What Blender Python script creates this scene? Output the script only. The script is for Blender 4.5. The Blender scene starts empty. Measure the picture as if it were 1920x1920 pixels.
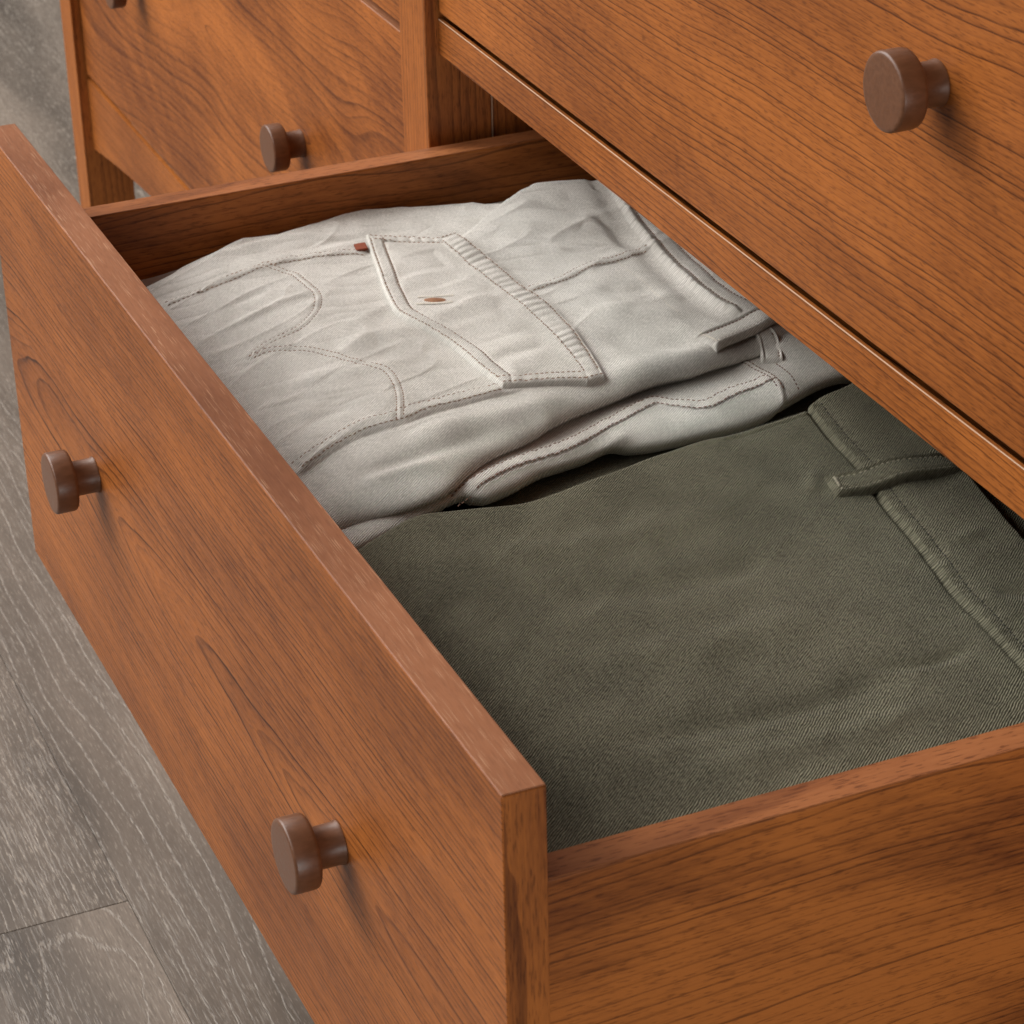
import bpy, bmesh, math, random
import numpy as np
from mathutils import Matrix, Vector

# ------------------------------------------------------------------ camera, world, lamps, exposure
scene = bpy.context.scene
COL = scene.collection
cam_d = bpy.data.cameras.new("camera")
cam = bpy.data.objects.new("camera", cam_d)
COL.objects.link(cam)
CAM_R = (0.4030672, 0.91503085, -0.0159803)
CAM_U = (-0.43584987, 0.2072856, 0.87582394)
CAM_F = (-0.80471841, 0.34605089, -0.4823661)
m = Matrix((CAM_R, CAM_U, tuple(-c for c in CAM_F))).transposed().to_4x4()
m.translation = (0.76365071, -0.30987487, 1.06829069)
cam.matrix_world = m
cam_d.sensor_width = 36.0
cam_d.lens = 5168.8 / 1920 * 36
cam_d.shift_x = -50.07 / 1920
cam_d.shift_y = 29.06 / 1920
cam_d.clip_start = 0.05
cam_d.clip_end = 60
cam_d.dof.use_dof = True
cam_d.dof.focus_distance = 1.36
cam_d.dof.aperture_fstop = 36
scene.camera = cam

world = bpy.data.worlds.new("World")
scene.world = world
world.use_nodes = True
wb = world.node_tree.nodes["Background"]
wb.inputs[0].default_value = (0.96, 0.98, 1.0, 1)
wb.inputs[1].default_value = 0.11

def area(name, loc, target, size, power, color):
    d = bpy.data.lights.new(name, 'AREA')
    d.shape = 'RECTANGLE'
    d.size, d.size_y = size
    d.energy = power
    d.color = color
    o = bpy.data.objects.new(name, d)
    COL.objects.link(o)
    o.location = loc
    o.rotation_euler = (Vector(target) - Vector(loc)).to_track_quat('-Z', 'Y').to_euler()
    return o

area("window_light", (-3.0, -1.6, 2.65), (-0.45, 0.2, 0.42), (3.4, 2.8), 224, (1.0, 0.985, 0.96))
area("front_fill_light", (-0.7, -3.3, 3.2), (-0.5, 0.2, 0.45), (3.8, 2.8), 118, (1.0, 0.97, 0.93))  # added soft fill from the front, softens the knob shadows
area("fill_light", (2.5, 0.0, 0.27), (0.0, 0.22, 0.30), (1.8, 0.44), 31, (1.0, 0.98, 0.95))

vs = scene.view_settings
vs.view_transform = 'Standard'
vs.look = 'None'
vs.exposure = 0.0
vs.gamma = 1.0
vs.use_curve_mapping = False
scene.cycles.max_bounces = 5
scene.cycles.diffuse_bounces = 3
scene.cycles.glossy_bounces = 2
scene.cycles.use_adaptive_sampling = True
scene.cycles.adaptive_threshold = 0.02

# ------------------------------------------------------------------ node helpers
class NT:
    def __init__(s, name):
        s.mat = bpy.data.materials.new(name)
        s.mat.use_nodes = True
        s.t = s.mat.node_tree
        s.bsdf = s.t.nodes["Principled BSDF"]
    def node(s, typ, **props):
        n = s.t.nodes.new(typ)
        for k, v in props.items():
            setattr(n, k, v)
        return n
    def put(s, sock, v):
        if isinstance(v, bpy.types.NodeSocket):
            s.t.links.new(v, sock)
        elif isinstance(v, (tuple, list)) and len(v) == 3 and sock.type == 'RGBA':
            sock.default_value = (*v, 1)
        else:
            sock.default_value = v
    def m(s, op, a, b=None, c=None, clamp=False):
        n = s.node('ShaderNodeMath', operation=op, use_clamp=clamp)
        s.put(n.inputs[0], a)
        if b is not None: s.put(n.inputs[1], b)
        if c is not None: s.put(n.inputs[2], c)
        return n.outputs[0]
    def vec(s, x, y, z):
        n = s.node('ShaderNodeCombineXYZ')
        for i, v in enumerate((x, y, z)): s.put(n.inputs[i], v)
        return n.outputs[0]
    def noise(s, v, detail=2.0, rough=0.5):
        n = s.node('ShaderNodeTexNoise')
        s.put(n.inputs['Vector'], v)
        n.inputs['Scale'].default_value = 1.0
        n.inputs['Detail'].default_value = detail
        n.inputs['Roughness'].default_value = rough
        return n.outputs[0]
    def rnd(s, w):
        n = s.node('ShaderNodeTexWhiteNoise', noise_dimensions='1D')
        s.put(n.inputs['W'], w)
        return n.outputs[0]
    def ramp(s, v, a, b, lo=0.0, hi=1.0, smooth=True):
        n = s.node('ShaderNodeMapRange', interpolation_type='SMOOTHSTEP' if smooth else 'LINEAR')
        s.put(n.inputs[0], v)
        for i, q in enumerate((a, b, lo, hi)): s.put(n.inputs[1 + i], q)
        return n.outputs[0]
    def mix(s, f, a, b, mode='MIX'):
        n = s.node('ShaderNodeMix', data_type='RGBA', blend_type=mode)
        s.put(n.inputs[0], f); s.put(n.inputs[6], a); s.put(n.inputs[7], b)
        return n.outputs[2]
    def bump(s, h, strength, dist, normal=None):
        n = s.node('ShaderNodeBump')
        n.inputs['Strength'].default_value = strength
        n.inputs['Distance'].default_value = dist
        s.put(n.inputs['Height'], h)
        if normal is not None: s.put(n.inputs['Normal'], normal)
        return n.outputs[0]
    def xyz(s, v):
        n = s.node('ShaderNodeSeparateXYZ')
        s.put(n.inputs[0], v)
        return n.outputs[0], n.outputs[1], n.outputs[2]
    def attr(s, name):
        return s.node('ShaderNodeAttribute', attribute_name=name).outputs['Vector']
    def obj(s):
        return s.node('ShaderNodeTexCoord').outputs['Object']

def lin(r, g, b):
    f = lambda c: (c / 255 / 12.92) if c / 255 <= 0.04045 else ((c / 255 + 0.055) / 1.055) ** 2.4
    return (f(r), f(g), f(b))

# ------------------------------------------------------------------ wood: growth rings of a tilted log cut by the board
def wood(name, seed, ring=0.0032, a0=0.0, d0=0.03, k=0.05, wob=0.012, light=lin(190, 116, 62),
         dark=lin(140, 76, 38), line=lin(84, 42, 22), ls=1.0, pore=0.35, blotch=0.5, streak=0.5,
         rough=0.44, spec=0.18, figure=0.22, bump=0.25, dash=None, softk=0.7):
    N = NT(name)
    L, A, D = N.xyz(N.attr('wc'))
    Ls = N.m('ADD', L, seed * 1.37)
    n1 = N.noise(N.vec(N.m('MULTIPLY', Ls, 3.0), N.m('MULTIPLY', A, 9), N.m('MULTIPLY_ADD', D, 9, seed)), 1)
    n2 = N.noise(N.vec(N.m('MULTIPLY', Ls, 4.2), N.m('MULTIPLY', A, 11), N.m('MULTIPLY_ADD', D, 11, seed + 9.3)), 1)
    wg = N.noise(N.vec(N.m('MULTIPLY', Ls, 26), N.m('MULTIPLY', A, 80), N.m('MULTIPLY_ADD', D, 80, seed)), 1)
    Aa = N.m('ADD', N.m('SUBTRACT', A, a0), N.m('MULTIPLY', N.m('SUBTRACT', n1, 0.5), wob * 2))
    dd = N.m('ADD', N.m('ADD', N.m('MULTIPLY_ADD', L, k, d0), D), N.m('MULTIPLY', N.m('SUBTRACT', n2, 0.5), wob * 2))
    R = N.m('SQRT', N.m('ADD', N.m('MULTIPLY', Aa, Aa), N.m('MULTIPLY', dd, dd)))
    R = N.m('ADD', R, N.m('MULTIPLY', N.m('SUBTRACT', wg, 0.5), 0.0018))
    vr = N.noise(N.vec(N.m('MULTIPLY', R, 90), seed, 0.0), 0)
    ph = N.m('MULTIPLY_ADD', vr, 1.7, N.m('DIVIDE', R, ring))
    fl = N.m('FLOOR', ph); fr = N.m('FRACT', ph)
    rn = N.rnd(N.m('ADD', fl, seed * 17.3))
    st = N.noise(N.vec(N.m('MULTIPLY', Ls, 10), N.m('MULTIPLY', A, 430), N.m('MULTIPLY_ADD', D, 430, seed)), 3, 0.75)
    bl = N.noise(N.vec(N.m('MULTIPLY', Ls, 4.5), N.m('MULTIPLY', A, 13), N.m('MULTIPLY_ADD', D, 13, seed + 4)), 3)
    fg = N.noise(N.vec(N.m('MULTIPLY_ADD', A, 60, N.m('MULTIPLY', Ls, 42)), N.m('MULTIPLY', A, 24), N.m('MULTIPLY_ADD', D, 24, seed + 7)), 1)
    po = N.noise(N.vec(N.m('MULTIPLY', Ls, 150), N.m('MULTIPLY', A, 1300), N.m('MULTIPLY_ADD', D, 1300, seed)), 1)
    thin = N.m('MULTIPLY', N.ramp(fr, 0.72, 0.90), N.ramp(fr, 0.93, 1.0, 1.0, 0.0))
    thin = N.m('MULTIPLY', thin, N.m('MULTIPLY', N.ramp(rn, 0.15, 0.95, 0.22, 1.0), N.ramp(st, 0.28, 0.50, 0.55, 1.0)))
    flat = N.ramp(N.m('DIVIDE', N.m('ABSOLUTE', Aa), R), 0.04, 0.40, 0.30, 1.0)
    thin = N.m('MULTIPLY', thin, flat)
    soft = N.m('MULTIPLY', N.m('POWER', fr, 2.0), N.ramp(rn, 0.0, 1.0, 0.15 * softk, 0.55 * softk, False))
    pores = N.ramp(po, 0.58, 0.70)
    t = N.m('ADD', N.m('MULTIPLY', N.m('SUBTRACT', st, 0.5), streak * 1.5), N.m('MULTIPLY', N.ramp(bl, 0.3, 0.7, -0.5, 0.5), blotch))
    t = N.m('ADD', t, N.m('MULTIPLY', N.m('SUBTRACT', fg, 0.5), figure * 1.5))
    t = N.m('ADD', t, N.m('MULTIPLY', N.m('SUBTRACT', po, 0.5), 0.55))
    t = N.m('ADD', N.m('ADD', t, soft), 0.33, clamp=True)
    c = N.mix(t, light, dark)
    c = N.mix(N.m('MULTIPLY', thin, ls), c, line)
    c = N.mix(N.m('MULTIPLY', pores, pore), c, line)
    if dash is not None:
        dn = N.noise(N.vec(N.m('MULTIPLY', Ls, 62), 0.0, N.m('MULTIPLY_ADD', D, 2600, seed)), 0)
        dg = N.noise(N.vec(N.m('MULTIPLY', Ls, 9), 0.0, N.m('MULTIPLY_ADD', D, 260, seed + 3)), 1)
        c = N.mix(N.m('MULTIPLY', N.m('MULTIPLY', N.ramp(dn, 0.61, 0.68), N.ramp(dg, 0.42, 0.56)), 0.28), c, dash)
    N.put(N.bsdf.inputs['Base Color'], c)
    N.put(N.bsdf.inputs['Roughness'], N.m('MULTIPLY_ADD', st, 0.22, rough - 0.11))
    N.bsdf.inputs['Specular IOR Level'].default_value = spec
    N.put(N.bsdf.inputs['Normal'], N.bump(N.m('SUBTRACT', N.m('MULTIPLY', st, 0.5), N.m('MULTIPLY', po, 0.5)), bump, 0.0005))
    return N.mat

def fabric(name, col, col2, twill_ang, period, fuzz, contrast, bumps, sheen, wearing=1.0):
    N = NT(name)
    x, y, z = N.xyz(N.obj())
    ca, sa = math.cos(twill_ang), math.sin(twill_ang)
    # coordinate across the twill ribs (metres), slightly wandering
    wn = N.noise(N.vec(N.m('MULTIPLY', x, 150), N.m('MULTIPLY', y, 150), N.m('MULTIPLY', z, 150)), 1)
    ac = N.m('ADD', N.m('MULTIPLY', x, -sa), N.m('ADD', N.m('MULTIPLY', y, ca), N.m('MULTIPLY', z, 0.7)))
    al = N.m('ADD', N.m('MULTIPLY', x, ca), N.m('MULTIPLY', y, sa))
    ac = N.m('MULTIPLY_ADD', N.m('SUBTRACT', wn, 0.5), period * 1.1, ac)
    rib = N.m('MULTIPLY_ADD', N.m('SINE', N.m('MULTIPLY', ac, 2 * math.pi / period)), 0.5, 0.5)
    yarn = N.noise(N.vec(N.m('MULTIPLY', ac, 1 / period * 1.1), N.m('MULTIPLY', al, 420), 0.0), 1)
    wear = N.noise(N.vec(N.m('MULTIPLY', x, 26), N.m('MULTIPLY', y, 34), N.m('MULTIPLY', z, 30)), 3, 0.6)
    h = N.m('MULTIPLY', rib, N.m('MULTIPLY_ADD', yarn, 1.1, 0.4))
    hc = N.m('MULTIPLY', h, N.ramp(wear, 0.35, 0.65, 1.0 - 0.5 * wearing, 1.0))
    f = N.m('ADD', N.m('MULTIPLY', N.m('SUBTRACT', hc, 0.35), contrast), N.m('ADD', N.m('MULTIPLY', N.m('SUBTRACT', yarn, 0.5), fuzz), 0.45))
    f = N.m('ADD', f, N.m('MULTIPLY', N.m('SUBTRACT', wear, 0.5), 0.28 * wearing), clamp=True)
    c = N.mix(f, col, col2)
    N.put(N.bsdf.inputs['Base Color'], c)
    N.bsdf.inputs['Roughness'].default_value = 0.9
    N.bsdf.inputs['Specular IOR Level'].default_value = 0.15
    N.bsdf.inputs['Sheen Weight'].default_value = sheen
    N.bsdf.inputs['Sheen Roughness'].default_value = 0.5
    N.put(N.bsdf.inputs['Normal'], N.bump(h, bumps, 0.0007))
    return N.mat

def plain(name, col, rough, metal=0.0, var=0.25, scale=300, spec=0.5, bump=0.1):
    N = NT(name)
    x, y, z = N.xyz(N.obj())
    n = N.noise(N.vec(N.m('MULTIPLY', x, scale), N.m('MULTIPLY', y, scale * 0.35), N.m('MULTIPLY', z, scale)), 3)
    c = N.mix(N.ramp(n, 0.3, 0.7), tuple(q * (1 - var) for q in col), tuple(min(1, q * (1 + var)) for q in col))
    N.put(N.bsdf.inputs['Base Color'], c)
    N.put(N.bsdf.inputs['Roughness'], N.m('MULTIPLY_ADD', n, 0.2, rough - 0.1))
    N.bsdf.inputs['Metallic'].default_value = metal
    N.bsdf.inputs['Specular IOR Level'].default_value = spec
    N.put(N.bsdf.inputs['Normal'], N.bump(n, bump, 0.0006))
    return N.mat

# ------------------------------------------------------------------ object helpers
def tag(o, label=None, cat=None, kind=None, group=None):
    for k, v in (('label', label), ('category', cat), ('kind', kind), ('group', group)):
        if v: o[k] = v
    return o

def empty(name, loc=(0, 0, 0), parent=None, rz=0.0):
    o = bpy.data.objects.new(name, None)
    COL.objects.link(o)
    o.empty_display_size = 0.05
    o.parent = parent
    o.location = loc
    o.rotation_euler = (0, 0, rz)
    return o

def link_mesh(name, me, mat, parent=None, loc=(0, 0, 0)):
    o = bpy.data.objects.new(name, me)
    COL.objects.link(o)
    if mat is not None: me.materials.append(mat)
    o.parent = parent
    o.location = loc
    return o

PERM = {'x': (0, 2, 1), 'y': (1, 2, 0), 'z': (2, 0, 1)}
def set_wc(me, grain):
    n = len(me.vertices)
    co = np.empty(n * 3, np.float32)
    me.vertices.foreach_get('co', co)
    co = co.reshape(-1, 3)[:, PERM[grain]].copy()
    at = me.attributes.new('wc', 'FLOAT_VECTOR', 'POINT')
    at.data.foreach_set('vector', co.ravel())

def board(name, lo, hi, mat, grain, parent=None, bev=0.0008, origin=(0, 0, 0), segs=2):
    """bevelled board between two corners (parent space); its own origin is its centre"""
    lo, hi = Vector(lo), Vector(hi)
    c, s = (lo + hi) / 2, hi - lo
    bm = bmesh.new()
    bmesh.ops.create_cube(bm, size=1.0)
    for v in bm.verts: v.co = Vector((v.co.x * s.x, v.co.y * s.y, v.co.z * s.z))
    if bev: bmesh.ops.bevel(bm, geom=list(bm.edges), offset=bev, segments=segs, affect='EDGES', profile=0.5)
    me = bpy.data.meshes.new(name)
    bm.to_mesh(me); bm.free()
    set_wc(me, grain)
    return link_mesh(name, me, mat, parent, c - Vector(origin))

def knob_mesh():
    # turned round the y axis: stem against the drawer face (y = 0), head in front of it
    prof = [(0.0, 0.0), (0.0103, 0.0), (0.0103, -0.0008), (0.0098, -0.0016), (0.0097, -0.0118), (0.0102, -0.0132), (0.0116, -0.0138),
            (0.0162, -0.0139), (0.0170, -0.0146), (0.0173, -0.0160), (0.0173, -0.0248), (0.0170, -0.0256), (0.0163, -0.0261),
            (0.0150, -0.0262), (0.0, -0.0262)]
    bm = bmesh.new()
    S = 56
    rings = []
    for r, y in prof:
        if r == 0: rings.append([bm.verts.new((0, y, 0))])
        else: rings.append([bm.verts.new((r * math.cos(2 * math.pi * i / S), y, r * math.sin(2 * math.pi * i / S))) for i in range(S)])
    for a, b in zip(rings, rings[1:]):
        for i in range(S):
            j = (i + 1) % S
            if len(a) == 1: bm.faces.new((a[0], b[j], b[i]))
            elif len(b) == 1: bm.faces.new((a[i], a[j], b[0]))
            else: bm.faces.new((a[i], a[j], b[j], b[i]))
    bmesh.ops.recalc_face_normals(bm, faces=bm.faces)
    me = bpy.data.meshes.new('knob')
    bm.to_mesh(me); bm.free()
    for p in me.polygons: p.use_smooth = True
    try: me.set_sharp_from_angle(angle=math.radians(38))
    except Exception: pass
    return me
CV = {
  'A_far': [(-0.7021, 0.074), (-0.7091, 0.0918), (-0.7127, 0.1165), (-0.7191, 0.1321), (-0.7172, 0.1586), (-0.7266, 0.1893), (-0.7313, 0.2189), (-0.7277, 0.2457), (-0.7197, 0.2745), (-0.7038, 0.3018)],
  'A_ridge': [(-0.6401, 0.2388), (-0.654, 0.2607), (-0.6736, 0.2878), (-0.6911, 0.3073), (-0.7037, 0.3298), (-0.7118, 0.3519)],
  'A_near': [(-0.3815, 0.0784), (-0.3758, 0.1083), (-0.3771, 0.1313), (-0.3915, 0.1511), (-0.4022, 0.1706), (-0.4074, 0.1881), (-0.4183, 0.2135), (-0.4265, 0.2382), (-0.4347, 0.274), (-0.4363, 0.2965), (-0.437, 0.2948), (-0.4415, 0.3168), (-0.4445, 0.3316), (-0.4523, 0.3581), (-0.4584, 0.3727)],
  'pocket_top': [(-0.6544, 0.0687), (-0.6547, 0.096), (-0.6563, 0.1184), (-0.6583, 0.13), (-0.6577, 0.1551), (-0.6541, 0.1837), (-0.6487, 0.1917)],
  'arc1': [(-0.6606, 0.1308), (-0.6422, 0.1409), (-0.6178, 0.1442), (-0.6015, 0.1437), (-0.5849, 0.1356), (-0.5718, 0.1214), (-0.5677, 0.1052), (-0.5641, 0.0956), (-0.5574, 0.0881)],
  'arc2': [(-0.5574, 0.0881), (-0.5591, 0.0981), (-0.5499, 0.1136), (-0.5361, 0.1242), (-0.5172, 0.1328), (-0.5028, 0.1397), (-0.4948, 0.1448), (-0.4786, 0.1436), (-0.4621, 0.1392), (-0.4401, 0.1306)],
  'pocket_bot': [(-0.433, 0.07), (-0.4419, 0.0923), (-0.4463, 0.1112), (-0.4435, 0.129), (-0.4476, 0.1485), (-0.449, 0.1773), (-0.4493, 0.192)],
  'flap_top': [(-0.649, 0.247), (-0.6012, 0.2501), (-0.5543, 0.2525), (-0.525, 0.2562), (-0.4862, 0.254), (-0.4365, 0.2471)],
  'flap_strip': [(-0.6453, 0.2328), (-0.5917, 0.2337), (-0.5482, 0.2365), (-0.5143, 0.2394), (-0.4782, 0.2385), (-0.435, 0.2349)],
  'flap_out': [(-0.6719, 0.199), (-0.6231, 0.1868), (-0.5821, 0.1778), (-0.5537, 0.1744), (-0.5232, 0.1827), (-0.4999, 0.1881), (-0.4768, 0.1891), (-0.446, 0.1917)],
  'flap_sideA': [(-0.649, 0.247), (-0.6453, 0.2328), (-0.6559, 0.2267), (-0.663, 0.2122), (-0.6719, 0.199)],
  'flap_sideB': [(-0.4365, 0.2471), (-0.4374, 0.2223), (-0.4402, 0.2089), (-0.446, 0.1917)],
  'button': [(-0.5635, 0.1907), (-0.556, 0.2062)],
  'flap_crease': [(-0.5465, 0.2095), (-0.5477, 0.2154), (-0.5489, 0.2214), (-0.5495, 0.2315)],
  'tab': [(-0.6644, 0.1899), (-0.6604, 0.1946), (-0.6503, 0.1908), (-0.6513, 0.1856)],
  'yoke': [(-0.558, 0.2552), (-0.562, 0.2761), (-0.5743, 0.301), (-0.5758, 0.3191), (-0.5867, 0.3453)],
  'thin': [(-0.5734, 0.3179), (-0.5299, 0.319), (-0.4852, 0.3152)],
  'A_waist': [(-0.6975, 0.3616), (-0.6659, 0.3568), (-0.6302, 0.3509), (-0.59, 0.3448), (-0.5534, 0.341), (-0.5146, 0.339), (-0.4916, 0.341), (-0.4816, 0.3449)],
  'A_loop': [(-0.4533, 0.3143), (-0.4613, 0.3355), (-0.4684, 0.3566), (-0.4732, 0.3745)],
  'A_loop_w': [(-0.4631, 0.3154), (-0.4435, 0.3132)],
  'A_band2': [(-0.4619, 0.3471), (-0.4509, 0.348), (-0.4376, 0.3432), (-0.4271, 0.3333)],
  'A_band2b': [(-0.4643, 0.3585), (-0.4512, 0.3582), (-0.4383, 0.3525), (-0.4294, 0.3444)],
  'B_seam': [(-0.3748, 0.1322), (-0.3882, 0.1596), (-0.3968, 0.1834), (-0.4035, 0.2119), (-0.4143, 0.2377), (-0.4149, 0.2414), (-0.426, 0.2679), (-0.4198, 0.2756), (-0.4096, 0.292), (-0.4169, 0.3119), (-0.4214, 0.3384)],
  'B_band': [(-0.4484, 0.3348), (-0.4372, 0.3368), (-0.4238, 0.3386), (-0.4095, 0.3376), (-0.393, 0.3315)],
  'B_band_b': [(-0.4511, 0.3452), (-0.439, 0.3489), (-0.4236, 0.3495), (-0.4069, 0.3482), (-0.395, 0.3424)],
  'B_fold': [(-0.3837, 0.2154), (-0.3938, 0.2273), (-0.4031, 0.2463)],
  'B_near': [(-0.3778, 0.1285), (-0.3736, 0.1486), (-0.3782, 0.1667), (-0.3885, 0.1885), (-0.3945, 0.2175), (-0.3968, 0.2336), (-0.3938, 0.2526), (-0.3924, 0.2769), (-0.3917, 0.3001), (-0.397, 0.3269), (-0.4163, 0.3833)],
  'C_far': [(-0.3134, 0.0407), (-0.3242, 0.0665), (-0.3307, 0.0844), (-0.3353, 0.1017), (-0.333, 0.1112), (-0.3284, 0.1303), (-0.3248, 0.1499), (-0.3277, 0.1726), (-0.3355, 0.2041), (-0.3436, 0.228), (-0.3479, 0.2606), (-0.347, 0.2765), (-0.352, 0.3041), (-0.3571, 0.3248), (-0.362, 0.3318), (-0.3716, 0.3565), (-0.3821, 0.3855)],
  'C_waist': [(-0.3566, 0.3251), (-0.3234, 0.3195), (-0.2834, 0.3161), (-0.2557, 0.3095), (-0.2181, 0.3023), (-0.1854, 0.2955), (-0.1497, 0.2871), (-0.1249, 0.2849), (-0.0873, 0.2817)],
  'C_waist_out': [(-0.2644, 0.361), (-0.2497, 0.3577), (-0.2152, 0.3503), (-0.1938, 0.346), (-0.1814, 0.344)],
  'C_loop': [(-0.2732, 0.2915), (-0.2699, 0.3083), (-0.269, 0.3265), (-0.268, 0.3449), (-0.2686, 0.3644)],
  'C_loop_w': [(-0.2851, 0.2934), (-0.259, 0.2901)],
  'C_crease': [(-0.1672, 0.2283), (-0.1521, 0.2411), (-0.1303, 0.2539), (-0.1347, 0.2858)],
  'C_topst': [(-0.3562, 0.3243), (-0.3492, 0.3027), (-0.3452, 0.2756)],
}
# ------------------------------------------------------------------ floor: brushed grey oak planks
def floor_mat(name, seed, **kw):
    N = NT(name)
    L, A, D = N.xyz(N.attr('wc'))
    p = dict(ring=0.0075, a0=0.02, d0=0.02, k=0.05, wob=0.03)
    p.update(kw)
    Ls = N.m('ADD', L, seed * 1.7)
    n1 = N.noise(N.vec(N.m('MULTIPLY', Ls, 2.6), N.m('MULTIPLY', A, 8), seed), 2)
    n2 = N.noise(N.vec(N.m('MULTIPLY', Ls, 5.0), N.m('MULTIPLY', A, 12), seed + 5), 2)
    wg = N.noise(N.vec(N.m('MULTIPLY', Ls, 60), N.m('MULTIPLY', A, 160), seed), 3, 0.7)
    Aa = N.m('ADD', N.m('SUBTRACT', A, p['a0']), N.m('MULTIPLY', N.m('SUBTRACT', n1, 0.5), p['wob'] * 2))
    dd = N.m('ADD', N.m('MULTIPLY_ADD', L, p['k'], p['d0']), N.m('MULTIPLY', N.m('SUBTRACT', n2, 0.5), p['wob'] * 2))
    R = N.m('SQRT', N.m('ADD', N.m('MULTIPLY', Aa, Aa), N.m('MULTIPLY', dd, dd)))
    R = N.m('ADD', R, N.m('MULTIPLY', N.m('SUBTRACT', wg, 0.5), 0.0032))
    ph = N.m('DIVIDE', R, p['ring'])
    fr = N.m('FRACT', ph)
    rn = N.rnd(N.m('ADD', N.m('FLOOR', ph), seed * 7.1))
    dash = N.noise(N.vec(N.m('MULTIPLY', Ls, 110), N.m('MULTIPLY', A, 700), seed), 2)
    dash2 = N.noise(N.vec(N.m('MULTIPLY', Ls, 30), N.m('MULTIPLY', A, 480), seed + 2), 3, 0.6)
    zone = N.noise(N.vec(N.m('MULTIPLY', Ls, 5), N.m('MULTIPLY', A, 16), seed + 8), 2)
    lines = N.m('MULTIPLY', N.m('MULTIPLY', N.ramp(fr, 0.82, 0.91), N.ramp(fr, 0.92, 1.0, 1.0, 0.0)), N.ramp(rn, 0.0, 0.7, 0.35, 1.0))
    lines = N.m('MULTIPLY', lines, N.ramp(dash, 0.40, 0.56, 0.05, 1.0))
    fine = N.m('MULTIPLY', N.ramp(dash2, 0.52, 0.66), N.ramp(zone, 0.35, 0.65, 0.04, p.get('fine', 0.5)))
    bl = N.noise(N.vec(N.m('MULTIPLY', Ls, 2.2), N.m('MULTIPLY', A, 12), seed + 3), 3, 0.5)
    c = N.mix(N.ramp(bl, 0.22, 0.78), lin(68, 60, 53), lin(128, 115, 103))
    c = N.mix(N.m('MULTIPLY', N.ramp(dash2, 0.50, 0.30), 0.45), c, lin(92, 82, 73))
    lt = N.m('MAXIMUM', lines, fine)
    d3 = N.noise(N.vec(N.m('MULTIPLY', Ls, 95), N.m('MULTIPLY', A, 950), seed + 6), 2, 0.6)
    c = N.mix(N.m('MULTIPLY', N.ramp(d3, 0.56, 0.70), p.get('fine', 0.5) * 0.8), c, lin(176, 164, 150))
    c = N.mix(N.m('MULTIPLY', N.ramp(d3, 0.44, 0.30), 0.55), c, lin(84, 74, 65))
    c = N.mix(N.m('MULTIPLY', lt, 0.50), c, lin(166, 156, 144))
    N.put(N.bsdf.inputs['Base Color'], c)
    N.put(N.bsdf.inputs['Roughness'], N.m('MULTIPLY_ADD', lt, 0.2, 0.42))
    N.bsdf.inputs['Specular IOR Level'].default_value = 0.4
    N.put(N.bsdf.inputs['Normal'], N.bump(N.m('SUBTRACT', 1.0, lt), 0.35, 0.0008))
    return N.mat

sub_m = plain('subfloor_dark', lin(60, 52, 46), 0.9)
bm = bmesh.new()
bmesh.ops.create_cube(bm, size=1.0)
for v in bm.verts: v.co = Vector((v.co.x * 7.0 - 1.2, v.co.y * 4.6 - 0.2, v.co.z * 0.02 - 0.0235))
me = bpy.data.meshes.new('floor'); bm.to_mesh(me); bm.free()
floor = link_mesh('floor', me, sub_m)
tag(floor, 'grey brown brushed oak plank floor under the dresser', None, 'structure')
fm = [floor_mat('grey_oak_cathedral', 1.0, a0=0.03, d0=0.012, k=0.045, ring=0.012, fine=0.45),
      floor_mat('grey_oak_straight', 5.3, a0=-0.22, d0=0.02, k=0.02, ring=0.0055, wob=0.02, fine=0.7),
      floor_mat('grey_oak_knotty', 9.1, a0=0.05, d0=0.03, k=-0.05, ring=0.008),
      floor_mat('grey_oak_plain', 13.7, a0=0.16, d0=0.01, k=0.03, ring=0.006)]
PW = 0.23
random.seed(4)
for r in range(-9, 9):
    y0 = 0.0147 + r * PW
    if r == 0: cuts = [-4.6, -2.13, -0.10, 1.6, 2.3]
    elif r == -1: cuts = [-4.6, -2.85, -0.6745, 0.9, 2.3]
    else:
        o = random.uniform(0, 1.2)
        cuts = [-4.6, -3.6 + o, -1.9 + o, -0.1 + o, 2.3]
    for i, (a, b) in enumerate(zip(cuts, cuts[1:])):
        if r == 0: mt = fm[(2, 0, 1, 3)[i]]
        elif r == -1: mt = fm[(3, 1, 2, 0)[i]]
        else: mt = fm[random.randrange(4)]
        board('plank', (a + 0.0001, y0 + 0.0001, -0.012), (b - 0.0001, y0 + PW - 0.0001, 0.0), mt, 'x', floor, bev=0.0005, segs=1)
# planks use (length, across = y, depth = z)
for o in floor.children:
    me = o.data
    n = len(me.vertices)
    co = np.empty(n * 3, np.float32); me.vertices.foreach_get('co', co)
    me.attributes['wc'].data.foreach_set('vector', co)

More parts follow.
